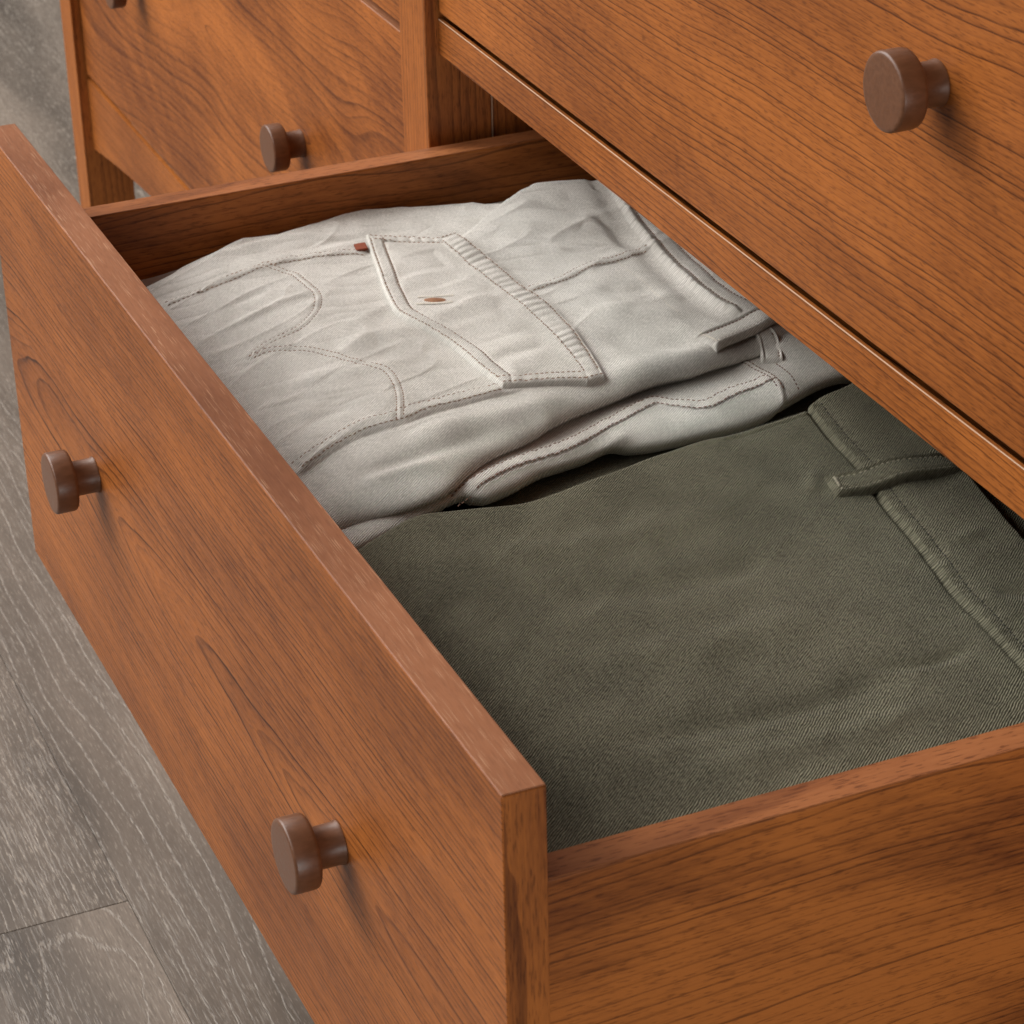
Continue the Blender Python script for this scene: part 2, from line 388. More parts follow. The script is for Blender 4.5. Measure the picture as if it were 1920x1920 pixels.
# ------------------------------------------------------------------ dresser
CH = dict(light=lin(170, 100, 45), dark=lin(92, 46, 20), line=lin(62, 30, 13))
w_front = wood('cherry_open_drawer_front', 2.1, ring=0.0030, a0=-0.005, d0=0.040, k=-0.050, wob=0.011, blotch=0.45, streak=0.35, **CH)
w_upper = wood('cherry_upper_drawer_front', 6.4, ring=0.0034, a0=0.050, d0=0.014, k=0.05, wob=0.016, blotch=0.4, figure=0.3, ls=0.75, streak=0.35, **CH)
w_left = wood('cherry_left_drawer_front', 11.8, ring=0.0075, a0=0.0, d0=0.02, k=0.03, wob=0.045, blotch=0.5, figure=0.4, ls=0.5, **CH)
w_side = wood('cherry_drawer_side', 15.2, ring=0.0042, a0=0.13, d0=0.03, k=0.03, wob=0.012, blotch=0.85, figure=0.4, streak=0.40, ls=0.65, softk=0.35, **CH)
w_post = wood('cherry_post', 19.9, ring=0.0045, a0=0.05, d0=0.03, k=0.012, wob=0.006, blotch=0.4, ls=0.4, **CH)
w_rail = wood('cherry_rail', 23.5, ring=0.0030, a0=-0.03, d0=0.02, k=0.03, wob=0.006, **CH)
w_panel = wood('cherry_panel', 29.2, ring=0.0050, a0=0.1, d0=0.05, k=0.02, **CH)
w_edge = wood('cherry_edge_band', 33.3, ring=0.02, a0=0.1, d0=0.02, k=0.0, wob=0.01, light=lin(154, 102, 72), dark=lin(114, 70, 46),
              line=lin(110, 66, 46), blotch=0.8, streak=0.25, ls=0.2, pore=0.1, rough=0.42, dash=lin(225, 180, 144))
w_end = wood('cherry_end_band', 41.2, ring=0.005, a0=0.1, d0=0.02, k=0.0, wob=0.004, blotch=0.5, ls=0.35, **CH)
w_sedge = wood('cherry_side_edge', 37.7, ring=0.006, a0=0.1, d0=0.02, k=0.0, light=lin(172, 110, 68), dark=lin(134, 80, 48),
               line=lin(80, 42, 26), blotch=0.6, pore=0.6, rough=0.42)
edge_highlight_m = plain('pale_edge_highlight', lin(196, 160, 132), 0.45, var=0.08, scale=500)  # edge highlight put into the colour of thin strips
knob_m = plain('dark_brown_knob_finish', lin(100, 64, 42), 0.40, var=0.12, scale=420, spec=0.45, bump=0.12)
KNOB = knob_mesh()
KNOB.materials.append(knob_m)

YF, YD, YB = 0.2710, 0.2798, 0.70       # post fronts, drawer faces, back of the carcass
XS0, XS1 = -0.7932, -0.7490             # middle post
XL0, XL1 = -1.6922, -1.6533             # left leg
XR0, XR1 = 0.0110, 0.0550               # right leg
ZT = 0.815                              # underside of the top rail
dresser = empty('dresser', (-0.77, 0.48, 0.0))
tag(dresser, 'reddish brown cherry wood dresser with round brown knobs and one drawer pulled open', 'dresser')
OR = (-0.77, 0.48, 0.0)
def part(name, lo, hi, mat, grain, bev=0.0009): return board(name, lo, hi, mat, grain, dresser, bev, OR)
for x0, x1, z0 in ((XL0, XL1, 0.0), (XR0, XR1, 0.0)):
    part('leg', (x0, YF, z0), (x1, YF + 0.0445, 0.862), w_post, 'z')
    part('leg', (x0, YB - 0.045, z0), (x1, YB, 0.862), w_post, 'z')
part('middle_post', (XS0, YF, 0.205), (XS1, YF + 0.0427, 0.862), w_post, 'z')
part('divider_panel', (XS0 + 0.012, YF + 0.0445, 0.215), (XS1 - 0.0015, YB - 0.02, 0.862), w_panel, 'z')
part('edge_highlight', (XS1 - 0.0014, YF + 0.0429, 0.216), (XS1 - 0.0004, YF + 0.0438, 0.506), edge_highlight_m, 'z', 0.0002)  # pale strip painted in for the light caught on the post's back edge
part('side_panel', (XL0 + 0.008, YF + 0.0450, 0.15), (XL1 - 0.008, YB - 0.0455, 0.861), w_panel, 'z')
part('side_panel', (XR0 + 0.008, YF + 0.0450, 0.15), (XR1 - 0.008, YB - 0.0455, 0.861), w_panel, 'z')
part('back_panel', (XL1 + 0.001, YB - 0.018, 0.15), (XR0 - 0.001, YB - 0.008, 0.861), w_panel, 'x')
part('top', (XL0 - 0.012, YF - 0.012, 0.8625), (XR1 + 0.012, YB + 0.006, 0.884), w_panel, 'x', 0.002)
for x0, x1 in ((XL1, XS0), (XS1, XR0)):
    r = part('rail', (x0 + 0.0004, YD, 0.5076), (x1 - 0.0004, YD + 0.0026, 0.5303), w_rail, 'x', 0.0003)
    part('dust_panel', (x0 + 0.001, YD + 0.0028, 0.5080), (x1 - 0.001, YB - 0.022, 0.5130), w_panel, 'x', 0.0)
    # pale strip painted in for the highlight along the rail's upper arris
    part('edge_highlight', (x0 + 0.001, YD - 0.0002, 0.5299), (x1 - 0.001, YD + 0.0004, 0.5305), edge_highlight_m, 'x', 0.0002)
    part('rail', (x0 + 0.0004, YD, 0.8155), (x1 - 0.0004, YD + 0.022, 0.8620), w_rail, 'x')
# arched aprons under the lowest drawers
for x0, x1 in ((XL1 + 0.0004, XS0 + 0.02), (XS0 + 0.0204, XR0 - 0.0004)):
    bm = bmesh.new()
    n = 40
    xs = [x0 + (x1 - x0) * i / n for i in range(n + 1)]
    cx = (x0 + x1) / 2; hw = (x1 - x0) / 2
    zb = [0.134 + 0.030 * (1 - abs((x - cx) / hw) ** 2.2) for x in xs]
    zt = 0.2030
    oc = Vector((cx, YD + 0.011, 0.17))
    fv = [bm.verts.new(Vector((x, YD, z)) - oc) for x, z in zip(xs, zb)]
    tv = [bm.verts.new(Vector((x, YD, zt)) - oc) for x in xs]
    faces = [bm.faces.new((fv[i], fv[i + 1], tv[i + 1], tv[i])) for i in range(n)]
    ex = bmesh.ops.extrude_face_region(bm, geom=faces)
    bmesh.ops.translate(bm, verts=[g for g in ex['geom'] if isinstance(g, bmesh.types.BMVert)], vec=(0, 0.004, 0))
    bmesh.ops.recalc_face_normals(bm, faces=bm.faces)
    me = bpy.data.meshes.new('apron'); bm.to_mesh(me); bm.free()
    set_wc(me, 'x')
    link_mesh('apron', me, w_rail, dresser, oc - Vector(OR))

def drawer(x0, x1, zb, zt, yface, front_mat, label, rot=0.0, depth=0.43, knobs=None, kz=None):
    """drawer built in its own space: origin at the middle of the front face's foot"""
    cx = (x0 + x1) / 2
    d = empty('drawer', Vector((cx, yface, zb)) - Vector(OR), dresser, rot)
    d['label'] = label
    w = (x1 - x0) / 2; h = zt - zb; T = 0.01786
    board('drawer_front', (-w, 0, 0), (w, T, h - 0.0006), front_mat, 'x', d, 0.0003)
    board('edge_band', (-w + 0.0002, 0.0003, h - 0.0007), (w - 0.0002, T - 0.0002, h), w_edge, 'x', d, 0.00025, segs=1)
    for sx in (-1, 1):
        a, b = sorted((sx * (w + 0.0005), sx * (w - 0.0002)))
        board('edge_band', (a, 0.0003, 0.0004), (b, T - 0.0002, h - 0.0008), w_end, 'z', d, 0.0002, segs=1)
    so, st, sh = 0.0138, 0.0160, h - 0.0537
    for sx in (-1, 1):
        a, b = sorted((sx * (w - so), sx * (w - so - st)))
        board('side_panel', (a, T + 0.0002, 0.012), (b, depth, sh - 0.0006), w_side, 'y', d, 0.0006)
        board('edge_band', (a + 0.0002, T + 0.0004, sh - 0.0007), (b - 0.0002, depth - 0.0002, sh), w_sedge, 'y', d, 0.00025, segs=1)
    ix = w - so - st - 0.0004
    board('back_panel', (-ix, depth - 0.015, 0.012), (ix, depth - 0.001, sh - 0.004), w_side, 'x', d, 0.0006)
    board('bottom_panel', (-ix, T + 0.0004, 0.020), (ix, depth - 0.0155, 0.027), w_panel, 'x', d, 0.0)
    for kx in knobs:
        o = bpy.data.objects.new('knob', KNOB)
        COL.objects.link(o); o.parent = d
        o.location = (kx - cx, -0.0002, (kz if kz else (zb + zt) / 2) - zb)
        o.rotation_euler = (0, random.uniform(0, 6), 0)
    return d

DW = 0.7564
drawer(-DW, 0.0, 0.2220, 0.5040, 0.0, w_front, 'lower drawer pulled open with folded trousers inside', 0.0048, 0.43, (-0.572, -0.1865), 0.3640)
drawer(XS1 + 0.0028, XR0 - 0.003, 0.5350, 0.8110, YD, w_upper, 'closed upper drawer above the open one', 0, 0.40, (-0.561, -0.1772), 0.6727)
drawer(XL1 + 0.003, XS0 - 0.003, 0.2090, 0.5015, YD, w_left, 'closed lower drawer beyond the open one', 0, 0.40, (-1.442, -1.028), 0.354)
drawer(XL1 + 0.003, XS0 - 0.003, 0.5350, 0.8110, YD, w_rail, 'closed upper drawer at the far end', 0, 0.40, (-1.490, -1.0125), 0.6727)
# ------------------------------------------------------------------ folded trousers
def ss(t):
    t = np.clip(t, 0, 1)
    return t * t * (3 - 2 * t)

def smooth(pts, n=None, step=0.0015):
    """Catmull-Rom through the points, resampled"""
    p = np.array(pts, float)
    q = np.vstack([2 * p[0] - p[1], p, 2 * p[-1] - p[-2]])
    out = []
    for i in range(1, len(q) - 2):
        k = max(2, int(np.linalg.norm(q[i + 1] - q[i]) / step))
        t = np.linspace(0, 1, k, endpoint=False)[:, None]
        out.append(0.5 * (2 * q[i] + (q[i + 1] - q[i - 1]) * t + (2 * q[i - 1] - 5 * q[i] + 4 * q[i + 1] - q[i + 2]) * t ** 2
                          + (-q[i - 1] + 3 * q[i] - 3 * q[i + 1] + q[i + 2]) * t ** 3))
    out.append(p[-1:])
    return np.vstack(out)

def coarse(pts, m):
    p = smooth(pts, step=0.001)
    s = np.r_[0, np.cumsum(np.linalg.norm(np.diff(p, axis=0), axis=1))]
    t = np.linspace(0, s[-1], m)
    return np.c_[np.interp(t, s, p[:, 0]), np.interp(t, s, p[:, 1])]

class Line:
    """polyline on the cloth; gives the signed distance and arc length of points to it"""
    def __init__(s, pts, m=None, off=0.0):
        p = smooth(pts, step=0.001)
        L = np.linalg.norm(np.diff(p, axis=0), axis=1).sum()
        s.p = coarse(pts, m or max(6, int(L / 0.006)))
        if off: s.p = s.offset(off)
        s.s = np.r_[0, np.cumsum(np.linalg.norm(np.diff(s.p, axis=0), axis=1))]
    def offset(s, d):
        t = np.gradient(s.p, axis=0)
        t /= np.linalg.norm(t, axis=1)[:, None] + 1e-12
        return s.p + d * np.c_[-t[:, 1], t[:, 0]]
    def dist(s, x, y):
        best = np.full(x.shape, 1e9); sd = np.zeros(x.shape); sa = np.zeros(x.shape)
        for i in range(len(s.p) - 1):
            a, b = s.p[i], s.p[i + 1]
            d = b - a; l2 = d @ d
            t = ((x - a[0]) * d[0] + (y - a[1]) * d[1]) / l2
            tc = np.clip(t, 0, 1)
            ex, ey = x - a[0] - tc * d[0], y - a[1] - tc * d[1]
            r = ex * ex + ey * ey
            mk = r < best
            best[mk] = r[mk]
            cr = d[0] * (y - a[1]) - d[1] * (x - a[0])
            sd[mk] = np.where(cr[mk] >= 0, 1, -1) * np.sqrt(r[mk])
            sa[mk] = (s.s[i] + tc * math.sqrt(l2))[mk]
        return sd, sa

rng = np.random.RandomState(7)
class Fbm:
    """smooth value noise, stretched and turned, for cloth undulation"""
    def __init__(s, lx, ly, ang, octaves=3):
        s.lx, s.ly, s.c, s.s_, s.o = lx, ly, math.cos(ang), math.sin(ang), octaves
        s.g = rng.rand(64, 64) * 2 - 1
    def one(s, u, v):
        iu, iv = np.floor(u).astype(int), np.floor(v).astype(int)
        fu, fv = u - iu, v - iv
        fu, fv = fu * fu * fu * (fu * (fu * 6 - 15) + 10), fv * fv * fv * (fv * (fv * 6 - 15) + 10)
        g = s.g
        a = g[iu % 64, iv % 64] * (1 - fu) + g[(iu + 1) % 64, iv % 64] * fu
        b = g[iu % 64, (iv + 1) % 64] * (1 - fu) + g[(iu + 1) % 64, (iv + 1) % 64] * fu
        return a * (1 - fv) + b * fv
    def __call__(s, x, y):
        u = (x * s.c + y * s.s_) / s.lx + 20; v = (-x * s.s_ + y * s.c) / s.ly + 20
        r = 0; a = 1.0
        for k in range(s.o):
            r = r + a * s.one(u * 2 ** k + 3.1 * k, v * 2 ** k + 7.7 * k); a *= 0.5
        return r

def interp_edge(pts, lo=0.0, hi=0.5):
    p = smooth(pts, step=0.001)
    o = np.argsort(p[:, 1]); p = p[o]
    ys = np.linspace(lo, hi, 400)
    xs = np.interp(ys, p[:, 1], p[:, 0])
    k = np.ones(9) / 9
    xs = np.convolve(np.pad(xs, 4, mode='edge'), k, 'valid')
    return lambda y: np.interp(y, ys, xs)

def gauss(d, w): return np.exp(-(d / w) ** 2)

def pucker(s, period, ph=0.0):
    """irregular narrow creases between two rows of stitches"""
    a = 2 * math.pi * s / period + ph + 0.7 * np.sin(s * 143 + ph) + 0.5 * np.sin(s * 311)
    return 0.35 - (0.5 + 0.5 * np.cos(a)) ** 2 * (0.85 + 0.3 * np.sin(s * 97 + 2 * ph))

def seam(line, x, y, width, h, pk_amp=0.25e-3, pk_len=0.006, ph=0.0):
    """raised felled seam with a stitch groove near each border and puckers between"""
    d, s = line.dist(x, y)
    w = width / 2
    prof = ss((w - np.abs(d)) / (0.45 * w))
    end = ss(s / 0.004) * ss((line.s[-1] - s) / 0.004)
    z = h * prof
    z -= 0.9 * h * (gauss(np.abs(d) - 0.62 * w, 0.0008))
    z += pk_amp * prof * pucker(s, pk_len, ph)
    return z * end

def groove(line, x, y, w, depth, lip=0.0):
    d, s = line.dist(x, y)
    g = -depth * gauss(d, w)
    if lip: g += lip * gauss(d, w * 3.2)
    return g

def step(line, x, y, h, w=0.0012):
    """cloth on the + side of the line lies h higher"""
    d, s = line.dist(x, y)
    return h * ss(d / w * 0.5 + 0.5)

def wrinkle(pts, x, y, w, h):
    l = Line(pts, 10)
    d, s = l.dist(x, y)
    return h * gauss(d, w) * ss(s / (0.3 * l.s[-1])) * ss((l.s[-1] - s) / (0.3 * l.s[-1]))

def grid_mesh(name, X, Y, Z, mat, parent, origin, smooth_shade=True):
    nu, nv = X.shape
    co = np.c_[X.ravel() - origin[0], Y.ravel() - origin[1], Z.ravel() - origin[2]].astype(np.float32)
    i = np.arange(nu * nv).reshape(nu, nv)
    f = np.stack([i[:-1, :-1], i[1:, :-1], i[1:, 1:], i[:-1, 1:]], -1).reshape(-1, 4)
    me = bpy.data.meshes.new(name)
    me.vertices.add(len(co)); me.vertices.foreach_set('co', co.ravel())
    me.loops.add(f.size); me.loops.foreach_set('vertex_index', f.ravel().astype(np.int32))
    me.polygons.add(len(f)); me.polygons.foreach_set('loop_start', (np.arange(len(f)) * 4).astype(np.int32))
    me.update(calc_edges=True); me.validate()
    me.polygons.foreach_set('use_smooth', np.ones(len(f), bool))
    # faces should look up
    if me.polygons[len(f) // 2].normal.z < 0: me.flip_normals()
    o = link_mesh(name, me, mat, parent)
    return o

def stitch_mesh(name, runs, mat, parent, origin):
    """runs: (polyline Nx2, height function, pitch, length, radius)"""
    V, F = [], []
    base = [(-1, 0, 0), (-0.55, 1, 0), (-0.55, 0, 1), (-0.55, -1, 0), (0.55, 1, 0), (0.55, 0, 1), (0.55, -1, 0), (1, 0, 0)]
    tri = [(0, 2, 1), (0, 3, 2), (1, 2, 5, 4), (2, 3, 6, 5), (4, 5, 7), (5, 6, 7)]
    for line, zf, pitch, length, r in runs:
        p = line.p; s = line.s
        t = np.arange(pitch * 0.6, s[-1], pitch)
        t = t + rng.uniform(-0.06, 0.06, len(t)) * pitch
        ends = []
        for q in (t - length / 2, t + length / 2, t):
            ends.append(np.c_[np.interp(q, s, p[:, 0]), np.interp(q, s, p[:, 1])])
        za, zb, zc = (zf(e[:, 0], e[:, 1]) for e in ends)
        for k in range(len(t)):
            a = Vector((*ends[0][k], za[k])); b = Vector((*ends[1][k], zb[k])); c = Vector((*ends[2][k], zc[k]))
            d = b - a
            if d.length < 1e-6 or abs(d.z) > 0.6 * length: continue
            d.normalize()
            side = d.cross(Vector((0, 0, 1))).normalized(); up = side.cross(d)
            n0 = len(V)
            mid = (a + b) / 2; mid.z = max(mid.z, c.z) + r * 0.55
            for bx, by, bz in base:
                V.append(mid + d * (bx * length / 2) + side * (by * r) + up * (bz * r * 1.1 - (0.3 * r if abs(bx) == 1 else 0)) - Vector(origin))
            F += [tuple(n0 + i for i in q) for q in tri]
    me = bpy.data.meshes.new(name)
    me.from_pydata([tuple(v) for v in V], [], F); me.update()
    for p_ in me.polygons: p_.use_smooth = True
    o = link_mesh(name, me, mat, parent)
    o['kind'] = 'stuff'
    return o

beige = fabric('beige_twill', lin(184, 180, 172), lin(246, 242, 235), math.radians(132), 0.00120, 0.7, 1.0, 1.0, 0.05)
beige_in = fabric('beige_twill_inside', lin(176, 170, 160), lin(216, 211, 202), math.radians(118), 0.00125, 0.25, 0.35, 0.4, 0.1)
green = fabric('olive_twill', lin(52, 51, 39), lin(126, 122, 102), math.radians(132), 0.00112, 1.1, 0.75, 0.9, 0.05, 0.7)
thread_b = plain('tan_thread', lin(138, 112, 92), 0.8, var=0.3, scale=900)
thread_r = plain('brown_thread', lin(118, 90, 74), 0.8, var=0.3, scale=900)
thread_w = plain('pale_thread', lin(226, 220, 208), 0.8, var=0.1, scale=900)
thread_g = plain('olive_thread', lin(44, 42, 33), 0.85, var=0.3, scale=900)
thread_gl = plain('pale_olive_thread', lin(140, 134, 116), 0.85, var=0.3, scale=900)
thread_o = plain('orange_thread', lin(196, 74, 36), 0.8, var=0.2, scale=900)

# ---- heights
xfarA = interp_edge([(-0.690, 0.0)] + [(px + 0.006 * ss((py - 0.20) / 0.05), py) for px, py in CV['A_far']] + [(-0.690, 0.33), (-0.685, 0.37), (-0.685, 0.45)])
xridge = interp_edge([(-0.630, 0.20)] + CV['A_ridge'] + [(-0.716, 0.38), (-0.718, 0.45)])
xnearA = interp_edge([(-0.372, 0.0)] + sorted(CV['A_near'], key=lambda q: q[1]) + [(-0.455, 0.40), (-0.46, 0.45)])
xfarC = interp_edge([(-0.305, 0.0)] + CV['C_far'] + [(-0.386, 0.42), (-0.388, 0.46)])

l_ptop = Line(CV['pocket_top'])
l_pbot = Line(CV['pocket_bot'])
l_yoke = Line(CV['yoke'])
l_thin = Line(CV['thin'])
l_arc1, l_arc2 = Line(CV['arc1'], 40), Line(CV['arc2'], 40)
l_waist = Line(CV['A_waist'], 36)
fA = [Fbm(0.060, 0.110, 0.25, 2), Fbm(0.018, 0.060, 0.15, 2), Fbm(0.012, 0.016, 0.0, 2), Fbm(0.026, 0.075, 0.35, 2), Fbm(0.013, 0.045, -0.25, 2)]
def ridged(f, x, y, sharp=0.12):
    n = f(x, y)
    return np.exp(-np.abs(n) / sharp)
WR_A = [([(-0.600, 0.085), (-0.606, 0.120), (-0.612, 0.150)], 0.004, 0.0012), ([(-0.560, 0.150), (-0.575, 0.180)], 0.005, 0.0010),
        ([(-0.520, 0.090), (-0.505, 0.130), (-0.500, 0.170)], 0.008, 0.0016), ([(-0.470, 0.080), (-0.470, 0.120)], 0.006, -0.0012),
        ([(-0.540, 0.130), (-0.535, 0.165), (-0.530, 0.185)], 0.009, 0.0016), ([(-0.640, 0.270), (-0.625, 0.310), (-0.625, 0.345)], 0.012, 0.0022),
        ([(-0.600, 0.290), (-0.590, 0.330)], 0.007, -0.0012), ([(-0.520, 0.270), (-0.500, 0.300), (-0.480, 0.325)], 0.010, 0.0028),
        ([(-0.545, 0.290), (-0.520, 0.325)], 0.008, -0.0018), ([(-0.495, 0.262), (-0.465, 0.290), (-0.450, 0.320)], 0.009, -0.0022),
        ([(-0.440, 0.240), (-0.445, 0.290), (-0.455, 0.340)], 0.012, 0.0030), ([(-0.420, 0.120), (-0.425, 0.170), (-0.430, 0.230)], 0.008, 0.0018),
        ([(-0.405, 0.090), (-0.405, 0.130), (-0.415, 0.180)], 0.006, -0.0016), ([(-0.400, 0.090), (-0.392, 0.140)], 0.005, 0.0014),
        ([(-0.690, 0.090), (-0.695, 0.140), (-0.690, 0.190)], 0.007, 0.0022), ([(-0.672, 0.130), (-0.680, 0.200), (-0.672, 0.240)], 0.006, -0.0016),
        ([(-0.665, 0.300), (-0.640, 0.335)], 0.006, -0.0014), ([(-0.625, 0.095), (-0.628, 0.125)], 0.004, -0.0008),
        ([(-0.652, 0.335), (-0.610, 0.335), (-0.580, 0.330)], 0.006, -0.0020)]
def z_A(x, y):
    x = np.asarray(x, float); y = np.asarray(y, float)
    z = 0.431 - 0.020 * ss((0.15 - y) / 0.14) - 0.005 * ss((-0.66 - x) / 0.07)
    dx = x - xridge(y)
    lift = 0.009 * ss((y - 0.225) / 0.07)
    z = z + lift * np.where(dx > 0, gauss(dx - 0.004, 0.055) * 1.0, 0) * ss((dx + 0.0005) / 0.006)
    z = z + 0.0011 * fA[0](x, y) + 0.00045 * fA[1](x, y) + 0.00010 * fA[2](x, y)
    fd = ss((xnearA(y) - x - 0.015) / 0.04)
    z = z + fd * (0.0010 * ridged(fA[3], x, y, 0.16) - 0.0008 * ridged(fA[4], x, y, 0.18))
    for pts, w, h in WR_A: z = z + wrinkle(pts, x, y, w * 0.9, h * 1.35)
    z = z + seam(l_ptop, x, y, 0.0090, 0.0011, 0.5e-3, 0.0075)
    # pocket patch: a second thickness of cloth, ending at its lower seam
    z = z + seam(l_pbot, x, y, 0.0140, 0.0013, 0.7e-3, 0.0070) - 0.0014 * ss((x - np.interp(y, l_pbot.p[:, 1], l_pbot.p[:, 0]) - 0.0055) / 0.0016) * ss((0.205 - y) / 0.01)
    z = z + seam(l_yoke, x, y, 0.0095, 0.0011, 0.5e-3, 0.008)
    z = z + groove(l_thin, x, y, 0.0009, 0.0005, 0.0002)
    for l in (l_arc1, l_arc2):
        d, s = l.dist(x, y)
        z = z - 0.0008 * (gauss(d - 0.0019, 0.0008) + gauss(d + 0.0019, 0.0008)) + 0.0006 * gauss(d, 0.0045)
    d, s = l_waist.dist(x, y)      # + side: towards smaller y? fixed below by sign
    dw = d * WS
    z = z + 0.0028 * ss(dw / 0.003 + 0.3) + 0.0012 * gauss(dw - 0.0022, 0.0018) * (1 + 0.5 * np.sin(s * 2 * math.pi / 0.0062 + 1.5 * np.sin(s * 150)))
    z = z - 0.0008 * gauss(dw - 0.0062, 0.0010) - 0.0008 * gauss(dw - 0.0150, 0.0012) - 0.0020 * gauss(dw + 0.006, 0.006)
    # the garment rolls over towards the near side
    dn = xnearA(y) - x
    Rx = 0.050; Rz = 0.0125
    q = np.clip(1 - dn / Rx, 0, 1)
    z = z - Rz * (1 - np.sqrt(np.clip(1 - q * q, 0, 1)))
    df = x - xfarA(y)
    q = np.clip(1 - df / 0.012, 0, 1)
    fade = 1 - ss((y - 0.305) / 0.01)
    z = z - 0.008 * (1 - np.sqrt(np.clip(1 - q * q, 0, 1))) * fade
    return z
_d, _s = l_waist.dist(np.array([-0.59]), np.array([0.37]))
WS = 1.0 if _d[0] > 0 else -1.0

JO = (-0.53, 0.23, 0.25)
jeans = empty('beige_jeans', JO)
tag(jeans, 'folded beige twill jeans with a buttoned pocket flap, far end of the open drawer', 'jeans')

def sheet(name, x0f, x1f, y0, y1, ny, nx, zf, mat, parent, origin, dense=1.6, skirt=((0.004, -0.010), (0.010, -0.009))):
    ys = np.linspace(y0, y1, ny)
    v = np.linspace(-1, 1, nx)
    v = (np.sign(v) * (1 - (1 - np.abs(v)) ** dense) * 0.5 + 0.5)
    Y = np.repeat(ys[:, None], nx, 1)
    x0 = x0f(ys)[:, None]; x1 = x1f(ys)[:, None]
    X = x0 + (x1 - x0) * v[None, :]
    Z = zf(X.ravel(), Y.ravel()).reshape(X.shape)
    if skirt:
        (i0, d0), (i1, d1) = skirt
        X = np.hstack([X[:, :1] + i0, X, X[:, -1:] - i1])
        Y = np.hstack([Y[:, :1], Y, Y[:, -1:]])
        Z = np.hstack([Z[:, :1] + d0, Z, Z[:, -1:] + d1])
    return grid_mesh(name, X, Y, Z, mat, parent, origin)

INY = 0.0192
sheet('upper_layer', xfarA, xnearA, INY, 0.41, 420, 400, z_A, beige, jeans, JO)

# layer behind, against the far side of the drawer
f0 = Fbm(0.03, 0.06, 0.3, 3)
l_back = Line([(-0.690, 0.318), (-0.705, 0.316), (-0.724, 0.314)])
def z_back(x, y):
    return 0.4150 - 0.012 * ss((0.17 - y) / 0.14) + 0.0012 * f0(x, y) - 0.0012 * groove(l_back, x, y, 0.0012, -1.0) + 0.002 * gauss(x + 0.712, 0.008)
sheet('back_layer', lambda y: np.full_like(y, -0.7245), lambda y: np.full_like(y, -0.61), INY, 0.41, 200, 60, z_back, beige_in, jeans, JO, skirt=None)

# layer under the roll, between the two garments
l_bseam = Line(CV['B_seam'])
l_bband = Line(CV['B_band'], 14)
l_bbandb = Line(CV['B_band_b'], 14)
fB = [Fbm(0.03, 0.07, 0.2, 3), Fbm(0.010, 0.03, 0.2, 2)]
def z_B(x, y):
    x = np.asarray(x, float); y = np.asarray(y, float)
    z = 0.4150 - 0.012 * ss((0.15 - y) / 0.12) + 0.0008 * fB[0](x, y) + 0.0003 * fB[1](x, y)
    xs = np.interp(y, l_bseam.p[:, 1], l_bseam.p[:, 0])
    z = z - 0.003 * ss((x - xs - 0.004) / 0.035) * ss((0.27 - y) / 0.09) - 0.002 * ss((x - xs - 0.004) / 0.05)
    z = z + seam(l_bseam, x, y, 0.0140, 0.0012, 0.8e-3, 0.0072, 1.0)
    z = z + 0.0006 * gauss(l_bseam.dist(x, y)[0], 0.010)
    z = z + seam(l_bband, x, y, 0.006, 0.0008, 0.2e-3, 0.005)
    z = z + 0.002 * ss((y - 0.325) / 0.012)
    z = z + wrinkle(CV['B_fold'], x, y, 0.004, 0.0022) + wrinkle([(-0.372, 0.26), (-0.376, 0.30), (-0.384, 0.325)], x, y, 0.006, 0.0016)
    z = z + 0.006 * ss((y - 0.348) / 0.010) * ss((-0.425 - x) / 0.025)
    dn = xnearB(y) - x
    q = np.clip(1 - dn / 0.016, 0, 1)
    return z - 0.006 * (1 - np.sqrt(np.clip(1 - q * q, 0, 1)))
xnearB = interp_edge([(-0.345, 0.0)] + sorted(CV['B_near'], key=lambda q: q[1]) + [(-0.385, 0.42), (-0.385, 0.46)])
sheet('lower_layer', lambda y: xnearA(y) - 0.06, xnearB, INY, 0.41, 420, 130, z_B, beige, jeans, JO, 1.0, skirt=((0.0, -0.004), (0.008, -0.008)))

